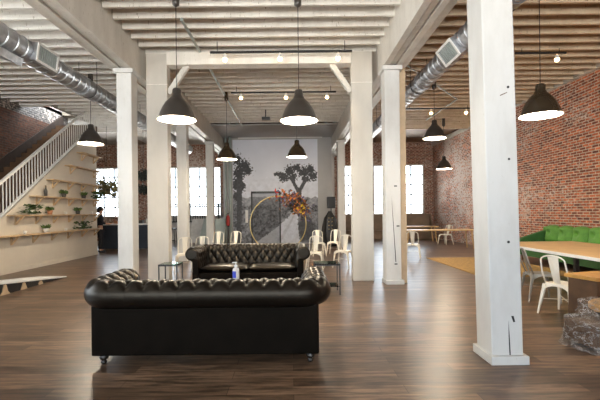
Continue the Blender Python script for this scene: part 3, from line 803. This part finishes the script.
# ------------------------------------------------------------------ metal cafe chairs
def make_chair(label, mat):
    t = thing('metal_chair', label, 'chair', (0,0,0), 0, 'stamped metal cafe chairs')
    zt = .45; a = .175
    # seat pan with arched aprons (faces +y)
    s = MB(); N = 12
    vs = []
    for j in range(N+1):
        for i in range(N+1):
            u, v = -1+2*i/N, -1+2*j/N
            k = 1 - .06*(u*u*v*v); vs.append((u*a*k, v*a*k, zt - .012*(1-u*u)*(1-v*v)))
    s.add(vs, [(j*(N+1)+i, j*(N+1)+i+1, (j+1)*(N+1)+i+1, (j+1)*(N+1)+i) for j in range(N) for i in range(N)])
    for rot in range(4):
        Mx = Matrix.Rotation(rot*PI/2, 4, 'Z'); vs = []
        for i in range(N+1):
            u = -1+2*i/N; dz = .035 + .10*abs(u)**3; k = 1 - .06*u*u
            top = Vector((u*a*k, -a*(1-.06*u*u), zt)); low = Vector((u*(a + .05*dz/.13)*k, -(a + .03*dz/.13), zt - dz)); vs += [Mx @ top, Mx @ low]
        s.add(vs, [(2*i, 2*i+1, 2*i+3, 2*i+2) for i in range(N)])
    o = s.build('seat', mat, t, smooth=False, fix=False); md = o.modifiers.new('thick', 'SOLIDIFY'); md.thickness = .006
    for sx in (-1, 1):
        for sy in (-1, 1):
            MB().bar((sx*a*.97, sy*a*.97, zt - .02), (sx*.225, sy*(.225 if sy > 0 else .25), 0), .052, .04, (0,1,0), .024, .02).build('leg', mat, t, bevel=.006)
    b = MB()
    b.bar((-.19,-.205,.22),(.19,.20,.22),.014,.006); b.bar((.19,-.205,.225),(-.19,.20,.225),.014,.006); b.build('cross_brace', mat, t)
    f = MB(); hw = .168
    pts = [(-hw, -a*.9, zt), (-hw*1.04, -a - .05, .62), (-hw*.98, -a - .09, .78)]
    for k in range(1, 8): an = PI - k*PI/8; pts.append((hw*.98*math.cos(an)*(1 if abs(math.cos(an))>.99 else 1), -a - .09 - .012*math.sin(an), .78 + .075*math.sin(an)))
    pts += [(hw*.98, -a - .09, .78), (hw*1.04, -a - .05, .62), (hw, -a*.9, zt)]
    f.tube(pts, .011, 8); f.build('back_frame', mat, t, smooth=True)
    vs = []
    for k in range(9):
        z = zt + (.845 - zt)*k/8; y = -a*.93 - (.105)*(k/8)**.8; w = .045 + .03*k/8
        vs += [(-w, y + .006, z), (0, y - .006, z), (w, y + .006, z)]
    sp = MB().add(vs, [q for k in range(8) for q in ((3*k, 3*k+1, 3*k+4, 3*k+3), (3*k+1, 3*k+2, 3*k+5, 3*k+4))])
    so = sp.build('back_splat', mat, t, fix=False); md = so.modifiers.new('thick', 'SOLIDIFY'); md.thickness = .004
    return t
base_c = make_chair('cream metal chair at the long table, nearest the console and plastic wrap', 'chair_cream')
base_g = make_chair('grey metal chair half hidden behind the foreground post', 'chair_grey')
q = fl(553, 315); base_c.location = (q.x + .17, q.y, 0); base_c.rotation_euler.z = R(-66)
q = fl(530, 300); base_g.location = (q.x + .17, q.y, 0); base_g.rotation_euler.z = R(-102)
def chair_top(px, py, rz, label, Y=None):
    a, b = ray(px, py); Y = Y or (.855 - EYE)/b
    return dup(base_c, (a*Y, Y, 0), rz, label)
chair_top(343, 236.5, R(155), 'white metal chair nearest the right boxed column, in the side table group', 10.5)
chair_top(315, 238, R(170), 'white metal chair behind the green glass side table', 10.2)
chair_top(318.5, 231.5, R(185), 'white metal chair second row, below the black draped equipment', 13.3)
chair_top(334, 231.5, R(160), 'white metal chair partly hidden, below the black speaker', 13.6)
chair_top(184, 238, R(190), 'white metal chair just right of the left boxed column', 10.1)
chair_top(201, 238, R(185), 'white metal chair second from the left boxed column', 10.4)
chair_top(217, 232, R(178), 'white metal chair third from the left boxed column', 13.0)
chair_top(234.5, 231.8, R(176), 'white metal chair nearest the mural pipes, fourth from boxed column', 13.2)
q = fl(413, 258); dup(base_c, (q.x, q.y, 0), R(-20), 'white metal chair at near side of the far table')
dup(base_c, (6.75, 17.2, 0), R(120), 'white metal chair by the brick wall at the far tables')

# ------------------------------------------------------------------ right-hand tables, sofa, rug, bench
t = thing('long_table', 'long light wood table with white edge in front of green sofa', 'table', (0,0,0))
tx0, tx1, ty0, ty1 = 4.62, 6.5, 4.95, 9.05
MB().box((tx0, ty0, .70), (tx1, ty1, .752)).build('edge_band', 'white_paint', t, bevel=.004)
MB().box((tx0 + .012, ty0 + .012, .7525), (tx1 - .012, ty1 - .012, .758)).build('table_top', 'table_wood', t)
for x in (tx0 + .28, tx1 - .28):
    for y in (ty0 + .6, ty1 - .5): MB().box((x - .04, y - .04, .0), (x + .04, y + .04, .699)).build('leg', 'dark_metal', t)
def plain_table(x0, x1, y0, y1, label, rz=0):
    t = thing('dining_table', label, 'table', ((x0+x1)/2, (y0+y1)/2, 0), rz, 'far light wood tables')
    a, b = (x1-x0)/2, (y1-y0)/2
    MB().box((-a,-b,.71),(a,b,.75)).build('table_top', 'table_wood', t, bevel=.004)
    for sx in (-1, 1):
        for sy in (-1, 1): MB().bar((sx*(a-.15), sy*(b-.12), .71), (sx*(a-.08), sy*(b-.08), 0), .05, .05, (0,0,1), .035, .035).build('leg', 'table_wood', t)
plain_table(4.35, 7.1, 15.0, 15.75, 'light wood table nearer the camera of the two far tables')
plain_table(4.5, 7.0, 18.6, 19.3, 'light wood table nearest the wooden bench under the windows')

g = thing('sofa', 'green velvet sofa with tufted back against the brick wall', 'sofa', (0,0,0))
gy0, gy1, gx0, gx1 = 8.3, 11.75, 6.8, 7.72
# tufted back: channels of cushions facing -x
NB, K = 150, 26
vs = []
for i in range(NB+1):
    y = gy0 + .12 + (gy1 - gy0 - .2)*i/NB; c = (y - gy0)/.56
    for k in range(K+1):
        f = k/K; an = max(0, (f - .72)/.28)*PI/2; z0_ = .50 + .44*min(1, f/.72)
        ch = abs(math.sin(PI*(c + .10*math.sin(f*PI))))**.45
        tf = 1 - .55*math.exp(-((math.modf(c)[0]-.5)/.16)**2 - ((f-.55)/.13)**2)
        rnd = min(1, .35 + f*3)
        vs.append((gx1 - .13 - .19*ch*tf*rnd*math.cos(an) + .05*f, y, z0_ + (.035 + .065*ch)*math.sin(an)))
bk = MB().add(vs, [(i*(K+1)+k, i*(K+1)+k+1, (i+1)*(K+1)+k+1, (i+1)*(K+1)+k) for i in range(NB) for k in range(K)])
bk.box((gx1 - .16, gy0 + .08, .3), (gx1, gy1, .965)); bk.build('backrest', 'green_velvet', g, smooth=False)
MB().box((gx0, gy0 + .14, .32), (gx1 - .2, gy1 - .14, .54)).build('seat_cushion', 'green_velvet', g, bevel=.04, bseg=3)
for y0 in (gy0, gy1 - .13):
    MB().prism([(gx0 + .0, .16), (gx1, .16), (gx1, .93), (gx1 - .25, .86), (gx0 + .05, .66), (gx0, .60)], 'y', y0, y0 + .13).build('armrest', 'green_shaded', g, bevel=.025, bseg=3)
MB().box((gx0 + .03, gy0 + .13, .15), (gx1 - .02, gy1 - .13, .32)).build('base_frame', 'green_shaded', g)
for x in (gx0 + .08, gx1 - .08):
    for y in (gy0 + .1, gy1 - .1): MB().tube([(x, y, .16), (x, y, 0)], [.025, .016], 10).build('leg', 'dark_wood', g)

rg = MB().box((4.22, 8.7, .001), (6.5, 12.3, .014)).build('area_rug', 'rug'); tag(rg, 'yellow ochre rug under and behind the long table', 'rug')

t = thing('bench', 'brown wooden bench with high panel back below the windows', 'bench', (0,0,0))
MB().box((2.6, 21.2, 0), (7.45, 21.3, 1.32)).build('back_panel', 'bench_wood', t); MB().box((2.6, 20.75, .42), (7.45, 21.2, .47)).build('seat', 'bench_wood', t)
MB().box((2.6, 20.8, 0), (7.45, 20.84, .42)).build('front_panel', 'bench_wood', t)
MB().prism([(20.75, 0), (21.2, 0), (21.2, 1.3), (21.1, 1.3), (20.75, .6)], 'x', 7.46, 7.5).build('end_panel', 'bench_wood', t)

# console table with slab legs
A, B = at(564, 273, 5.1), at(600, 270.3, 5.27)
t = thing('console_table', 'honey wood console table with dark slab legs behind plastic wrap', 'table', (A.x, A.y, 0), math.atan2(B.y - A.y, B.x - A.x))
zt = A.z
MB().box((0, -.42, zt - .045), (1.5, 0, zt)).build('table_top', 'honey_wood', t, bevel=.004)
for x in (.03, 1.38): MB().box((x, -.40, 0), (x + .07, -.03, zt - .046)).build('leg', 'dark_wood', t, bevel=.004)
MB().box((.101, -.23, zt - .25), (1.379, -.19, zt - .05)).build('stretcher', 'dark_wood', t)

# furniture wrapped in clear plastic
P0 = fl(572, 334)
t = thing('wrapped_furniture', 'low brown furniture wrapped in crumpled clear plastic by the console', 'furniture', (3.13, 3.92, 0), R(14))
MB().box((.05, .05, .03), (1.2, .50, .27)).build('wooden_body', 'dark_wood', t, bevel=.02)
MB().lathe([(.001,.0),(.33,.0),(.36,.02),(.36,.07),(.34,.09),(.001,.09)], (.70,.27,.34), 36).build('round_top', 'honey_wood', t, smooth=False)
MB().tube([(.70,.27,.27),(.70,.27,.34)], .12, 14).build('pedestal', 'dark_wood', t)
def wrap(c, hx, hy, z0, z1, n, seed, amp):
    vs, fs = [], []; rows = 26
    for j in range(rows + 1):
        f = j/rows
        for i in range(n):
            a = 2*PI*i/n; ca, sa = math.cos(a), math.sin(a)
            k = (abs(ca)**5 + abs(sa)**5)**(-1/5)
            if f < .62: r = 1; z = z0 + (z1 - z0)*f/.62
            else: r = math.cos((f - .62)/.38*PI/2*.999)**.75; z = z1 + .05*(f - .62)/.38
            if f < .12: r *= 1 + .05*(1 - f/.12)
            p = Vector((c[0] + hx*k*ca*r, c[1] + hy*k*sa*r, z))
            d = noise.fractal(p*5 + Vector((seed,0,0)), 1, 2, 4)*amp + (.5 - abs(noise.noise(p*9 + Vector((0,seed,0)))))*amp*.7
            q = p + Vector((ca, sa, .5 if f > .62 else 0))*d; q.z = max(.003, q.z); vs.append(q)
    for j in range(rows):
        for i in range(n): fs.append((j*n+i, j*n+(i+1)%n, (j+1)*n+(i+1)%n, (j+1)*n+i))
    return MB().add(vs, fs)
wr = wrap((.62, .27), .63, .27, 0, .29, 160, 3.1, .04); w_ = wrap((.70, .27), .42, .34, .32, .44, 120, 8.7, .025); wr.add(w_.v, w_.f)
wr.build('plastic_wrap', 'plastic', t, smooth=False)

# ------------------------------------------------------------------ hoop with flowers
HYp = 14.4
c = at(278, 221, HYp); rad = 28.0*HYp/FPX
t = thing('flower_hoop', 'large gold ring stand with flowers in front of the mural', 'decoration', (c.x, HYp, 0))
cz = rad + .03
MB().tube([(rad*math.cos(k*PI/40), 0, cz + rad*math.sin(k*PI/40)) for k in range(80)], .017, 8, closed=True).build('ring', 'gold', t, smooth=True)
MB().box((-.45, -.18, 0), (.45, .18, .03)).build('base_plate', 'gold', t, bevel=.004)
fm = {k: MB() for k in ('petal_orange','petal_yellow','petal_rust','petal_violet','petal_red','leaf_dark')}
for k in range(620):
    an = R(random.gauss(50, 17)); rr = rad + random.gauss(0, .14); ccx, ccz = rr*math.cos(an), cz + rr*math.sin(an)
    m = random.choices(list(fm), (4, 2, 7, 5, .35, 4))[0]
    if m == 'petal_red': an = R(random.gauss(88, 4)); ccx, ccz = rad*math.cos(an) + random.gauss(0,.04), cz + rad*1.02*math.sin(an) + random.gauss(0,.06)
    if m == 'petal_yellow' : an = R(random.gauss(33, 5)); ccx, ccz = rad*math.cos(an) + random.gauss(0,.07), cz + rad*math.sin(an) + random.gauss(0,.07)
    fm[m].leaf((ccx, random.gauss(-.05, .09), ccz), (random.gauss(0,1), random.gauss(0,1), random.gauss(0,1)), random.uniform(.10, .24), random.uniform(.05, .10))
for m, b in fm.items(): b.build('foliage' if m == 'leaf_dark' else 'flowers', m, t, fix=False)['kind'] = 'stuff'

# ------------------------------------------------------------------ speaker and draped equipment
p = at(331, 202.5, 17.6)
t = thing('speaker', 'black loudspeaker on a pole right of the mural', 'speaker', (p.x, 17.6, 0))
MB().box((-.18,-.16,p.z-.26),(.18,.16,p.z+.26)).build('cabinet', 'black', t, bevel=.02)
MB().tube([(0,0,.02),(0,0,p.z-.26)], .02, 8).build('pole', 'dark_metal', t)
MB().lathe([(.001,0),(.22,0),(.22,.02),(.03,.03)], n=18).build('foot', 'dark_metal', t)
p = at(330, 226, 16.9)
b = MB(); n = 40; vs, fs = [], []
for j in range(21):
    f = j/20; w = .30 + .07*math.sin(f*5) - (.17 if f > .8 else 0)*((f-.8)/.2)
    for i in range(n):
        a = 2*PI*i/n; k = 1 + .09*math.sin(a*9 + f*3) + .05*math.sin(a*4)
        vs.append((p.x + w*k*math.cos(a), 16.9 + .7*w*k*math.sin(a), .02 + 1.5*f))
fs = [(j*n+i, j*n+(i+1)%n, (j+1)*n+(i+1)%n, (j+1)*n+i) for j in range(20) for i in range(n)] + [tuple(20*n+i for i in range(n))]
tt = thing('draped_equipment', 'tall black draped bundle with gold buttons below the speaker', 'cover', (0,0,0))
b.add(vs, fs).build('cloth', 'black', tt, smooth=True)
for k in range(4):
    for s in (-.07, .07): MB().ball((p.x + s, 16.9 - .25, .75 + .16*k), .022, 8).build('button', 'gold', tt)

# ------------------------------------------------------------------ left background: bar, person, plants, boards
t = thing('bar_counter', 'dark navy bar counter with pale top beyond the shelf wall', 'counter', (0,0,0))
MB().box((-8.3, 16.7, .0), (-6.0, 17.3, 1.02)).build('body', 'navy', t); MB().box((-8.35, 16.62, 1.02), (-5.95, 17.35, 1.07)).build('counter_top', 'white_paint', t)
for k, (m, w_, lab) in enumerate((('terracotta', .16, 'tan box'), ('pot_white', .1, 'white jar'), ('terracotta', .12, 'small tan crate'), ('pot_dark', .1, 'dark canister'), ('pot_white', .14, 'white box'))):
    x = -7.55 + k*.34
    tag(MB().box((x - w_, 16.85, 1.071), (x + w_*.6, 17.1, 1.071 + .14 + .07*(k % 3))).build('storage_box', m, bevel=.01, recenter=True), lab + ' on the bar counter, number %s from the person' % ('one two three four five'.split()[k]), 'box', 'boxes on the bar counter')
p = fl(173, 246.5)
t = thing('bar_stool', 'dark bar stool beyond the left boxed column', 'stool', (at(172, 225, 17.2).x, 17.2, 0))
MB().box((-.17,-.17,.78),(.17,.17,.84)).build('seat', 'black', t, bevel=.01)
for sx in (-1, 1):
    for sy in (-1, 1): MB().bar((sx*.13, sy*.13, .78), (sx*.18, sy*.18, 0), .03, .03).build('leg', 'black', t)
MB().box((-.15,-.17,.3),(.15,-.14,.33)).build('footrest', 'black', t)
# leaning grey boards under the left windows
for (a_, b_), m, lab, Y in (((198, 224), 'pipe_grey', 'dark grey board leaning below the left windows near the pipes', 18.6), ((187, 203), 'tarp_white', 'pale board leaning below the left windows, nearest the posts', 19.6)):
    xa, xb = at(a_, 220, Y).x, at(b_, 220, Y).x
    bm_ = MB().prism([(xa, 0), (xb, 0), (xb + .1, 1.22), (xa + .25, 1.22)], 'y', -.02, .02)
    o = bm_.build('leaning_board', 'bench_wood' if m == 'x' else m); o.location = (0, Y, 0); o.rotation_euler.x = R(-9); tag(o, lab, 'board')
# railing outside left windows
t = thing('window_railing', 'dark slatted railing along the left back windows', 'railing', (0,0,0))
MB().box((-7.4, YB - .35, 1.95), (-3.9, YB - .30, 2.0)).build('top_rail', 'black', t)
MB().box((-7.4, YB - .35, 1.0), (-3.9, YB - .30, 1.05)).build('bottom_rail', 'black', t)
x = -7.35
while x < -3.9:
    MB().box((x, YB - .34, 1.05), (x + .05, YB - .31, 1.95)).build('slat', 'black', t); x += .13
for x in (-7.3, -4.0): MB().box((x - .03, YB - .36, 0), (x + .03, YB - .29, 2.02)).build('post', 'black', t)
# fire extinguisher
p = at(229.5, 222, MY - .42)
t = thing('fire_extinguisher', 'red fire extinguisher in front of the pipes by the mural', 'extinguisher', (p.x - .06, MY - .45, .0))
MB().lathe([(.001,.9),(.075,.9),(.08,.93),(.08,1.28),(.05,1.36),(.02,1.38),(.02,1.42)], n=16).build('cylinder', 'red', t, smooth=True)
v = MB(); v.box((-.03,-.02,1.42),(.03,.02,1.47)); v.bar((0,0,1.46),(.09,0,1.5),.02,.012); v.build('valve', 'dark_metal', t)
MB().box((-.03,.06,.85),(.03,.10,1.35)).build('bracket', 'dark_metal', t)
MB().tube([(0,0,1.45),(-.09,-.02,1.4),(-.1,-.03,1.15),(-.09,-.02,1.0)], .012, 6).build('hose', 'black', t)
# hanging greenery
def hanging(px, py, Y, s, n, label, mat, zt=ZJ):
    p = at(px, py, Y); t = thing('hanging_plant', label, 'plant', (p.x, Y, p.z))
    MB().lathe([(.001,-.02),(.1,0),(.14,.14),(.12,.14),(.001,.06)], n=16).build('pot', 'pot_dark', t, True)
    MB().tube([(0,0,.1),(0,0,zt - p.z - .001)], .006, 6).build('hanger', 'cable', t)
    f = MB()
    for k in range(n):
        d = Vector((random.gauss(0,1), random.gauss(0,1), random.gauss(0,.7))); c_ = Vector((d.x*s*.5, d.y*s*.5, .12 + d.z*s*.35))
        f.leaf(c_, (random.gauss(0,1), random.gauss(0,1), random.gauss(-.4,1)), random.uniform(.12,.26), .08)
    f.build('foliage', mat, t, fix=False)
hanging(107, 190, 15.8, .62, 420, 'wide leafy hanging plant beside the end of the shelf wall', 'leaf_dry')
hanging(143.5, 178, 15.0, .24, 160, 'upper dark hanging plant between the two left columns', 'leaf_dark')
hanging(143.5, 192, 15.6, .26, 160, 'lower dark hanging plant between the two left columns', 'leaf_dark')

# ---- person at the bar
def skin_body(name, verts, edges, mat, parent, root=0):
    me = bpy.data.meshes.new(name); me.from_pydata([v[0] for v in verts], edges, []); me.update()
    o = bpy.data.objects.new(name, me); COL.objects.link(o); o.parent = parent; me.materials.append(M[mat])
    md = o.modifiers.new('skin', 'SKIN')
    for i, v in enumerate(verts):
        sv = me.skin_vertices[0].data[i]; r = v[1]; sv.radius = r if isinstance(r, tuple) else (r, r); sv.use_root = (i == root)
    md.use_smooth_shade = True
    s = o.modifiers.new('sub', 'SUBSURF'); s.levels = 1; s.render_levels = 2
    return o
pp = at(100, 240, 15.35)
pr = thing('person', 'person in dark clothes standing at the bar beyond the shelf wall', 'person', (pp.x, 15.35, 0), R(-60))
# faces +y locally; arms reach forward
bv = [((0,0,.95),(.15,.11)), ((0,.01,1.12),(.13,.10)), ((0,.02,1.32),(.17,.11)), ((0,.02,1.45),(.12,.085)), ((0,.03,1.52),(.055,.055)), ((0,.05,1.58),(.06,.07)), ((0,.055,1.66),(.078,.095)), ((0,.05,1.75),(.06,.07)),
      ((-.19,.02,1.42),.062), ((-.25,.06,1.16),.05), ((-.21,.30,1.10),.038), ((-.2,.38,1.11),.03),
      ((.19,.02,1.42),.062), ((.25,.06,1.16),.05), ((.21,.30,1.10),.038), ((.2,.38,1.11),.03),
      ((-.10,0,.84),.095), ((-.11,.03,.48),.065), ((-.11,-.01,.09),.045), ((-.12,.13,.035),(.042,.03)),
      ((.10,0,.84),.095), ((.11,.03,.48),.065), ((.11,-.01,.09),.045), ((.12,.13,.035),(.042,.03))]
be = [(0,1),(1,2),(2,3),(3,4),(4,5),(5,6),(6,7),(3,8),(8,9),(9,10),(10,11),(3,12),(12,13),(13,14),(14,15),(0,16),(16,17),(17,18),(18,19),(0,20),(20,21),(21,22),(22,23)]
for s in (-1, 1):   # five fingers a hand, rooted inside the palm
    root = 11 if s < 0 else 15
    for k, (dx, L) in enumerate(((-.024,.07),(-.008,.08),(.008,.076),(.024,.06))):
        i = len(bv); bx = s*.2 + dx
        bv.append(((bx,.41,1.112),.010)); bv.append(((bx,.41 + L*.6,1.112),.009)); bv.append(((bx,.41 + L,1.095),.007)); be += [(root,i),(i,i+1),(i+1,i+2)]
    i = len(bv); bv.append(((s*.2 - s*.035,.39,1.105),.011)); bv.append(((s*.2 - s*.055,.43,1.10),.008)); be += [(root,i),(i,i+1)]
skin_body('body', bv, be, 'skin', pr)
cv = [((0,0,.93),(.17,.13)), ((0,.01,1.12),(.15,.12)), ((0,.02,1.32),(.19,.125)), ((0,.02,1.45),(.13,.095)), ((-.19,.02,1.42),.075), ((-.25,.06,1.16),.062), ((-.225,.20,1.12),.052), ((.19,.02,1.42),.075), ((.25,.06,1.16),.062), ((.225,.20,1.12),.052)]
skin_body('jumper', cv, [(0,1),(1,2),(2,3),(3,4),(4,5),(5,6),(3,7),(7,8),(8,9)], 'cloth_dark', pr)
tv = [((0,0,.98),(.17,.13)), ((-.10,0,.84),.115), ((-.11,.03,.48),.085), ((-.11,-.01,.11),.07), ((.10,0,.84),.115), ((.11,.03,.48),.085), ((.11,-.01,.11),.07)]
skin_body('trousers', tv, [(0,1),(1,2),(2,3),(0,4),(4,5),(5,6)], 'cloth_dark', pr)
h = MB(); h.ball((0,.02,1.70), .098, 16, (.95,1.1,1.05)); h.ball((0,-.05,1.63), .075, 12, (1,.9,1.3)); h.build('hair', 'hair', pr, smooth=True)
fc = MB(); fc.ball((-.03,.14,1.685), .012, 8); fc.ball((.03,.14,1.685), .012, 8); fc.build('eyes', 'black', pr)
ns = MB(); ns.bar((0,.135,1.68),(0,.165,1.645),.014,.014); ns.build('nose', 'skin', pr)
MB().box((-.025,.133,1.605),(.025,.145,1.613)).build('mouth', 'red', pr)
for sx in (-1, 1): MB().box((sx*.12-.045,-.06,0),(sx*.12+.045,.19,.075)).build('shoe', 'black', pr, bevel=.02)

# ------------------------------------------------------------------ light
W = bpy.data.worlds.new('daylight'); sc.world = W; W.use_nodes = True
wt = W.node_tree; bg = wt.nodes['Background']; bg.inputs[1].default_value = 1.0
tc = wt.nodes.new('ShaderNodeTexCoord'); sp_ = wt.nodes.new('ShaderNodeSeparateXYZ'); wt.links.new(tc.outputs['Generated'], sp_.inputs[0])
mr_ = wt.nodes.new('ShaderNodeMapRange'); mr_.inputs['From Min'].default_value = -.06; mr_.inputs['From Max'].default_value = .02; wt.links.new(sp_.outputs['Z'], mr_.inputs['Value'])
mx_ = wt.nodes.new('ShaderNodeMix'); mx_.data_type = 'RGBA'; wt.links.new(mr_.outputs[0], mx_.inputs[0])
mx_.inputs[6].default_value = (9.0, 8.6, 7.9, 1)      # added glow below the horizon, as if from a street, brightens the ceiling
mx_.inputs[7].default_value = (3.6, 3.95, 4.2, 1)      # bright hazy sky
wt.links.new(mx_.outputs[2], bg.inputs[0])
sc.view_settings.view_transform = 'Standard'; sc.view_settings.look = 'None'; sc.view_settings.gamma = 1; sc.view_settings.use_curve_mapping = False
sc.view_settings.exposure = 1.2
sc.cycles.max_bounces = 10; sc.cycles.diffuse_bounces = 6; sc.cycles.transparent_max_bounces = 12
sc.cycles.sample_clamp_indirect = 6; sc.cycles.caustics_reflective = False; sc.cycles.caustics_refractive = False
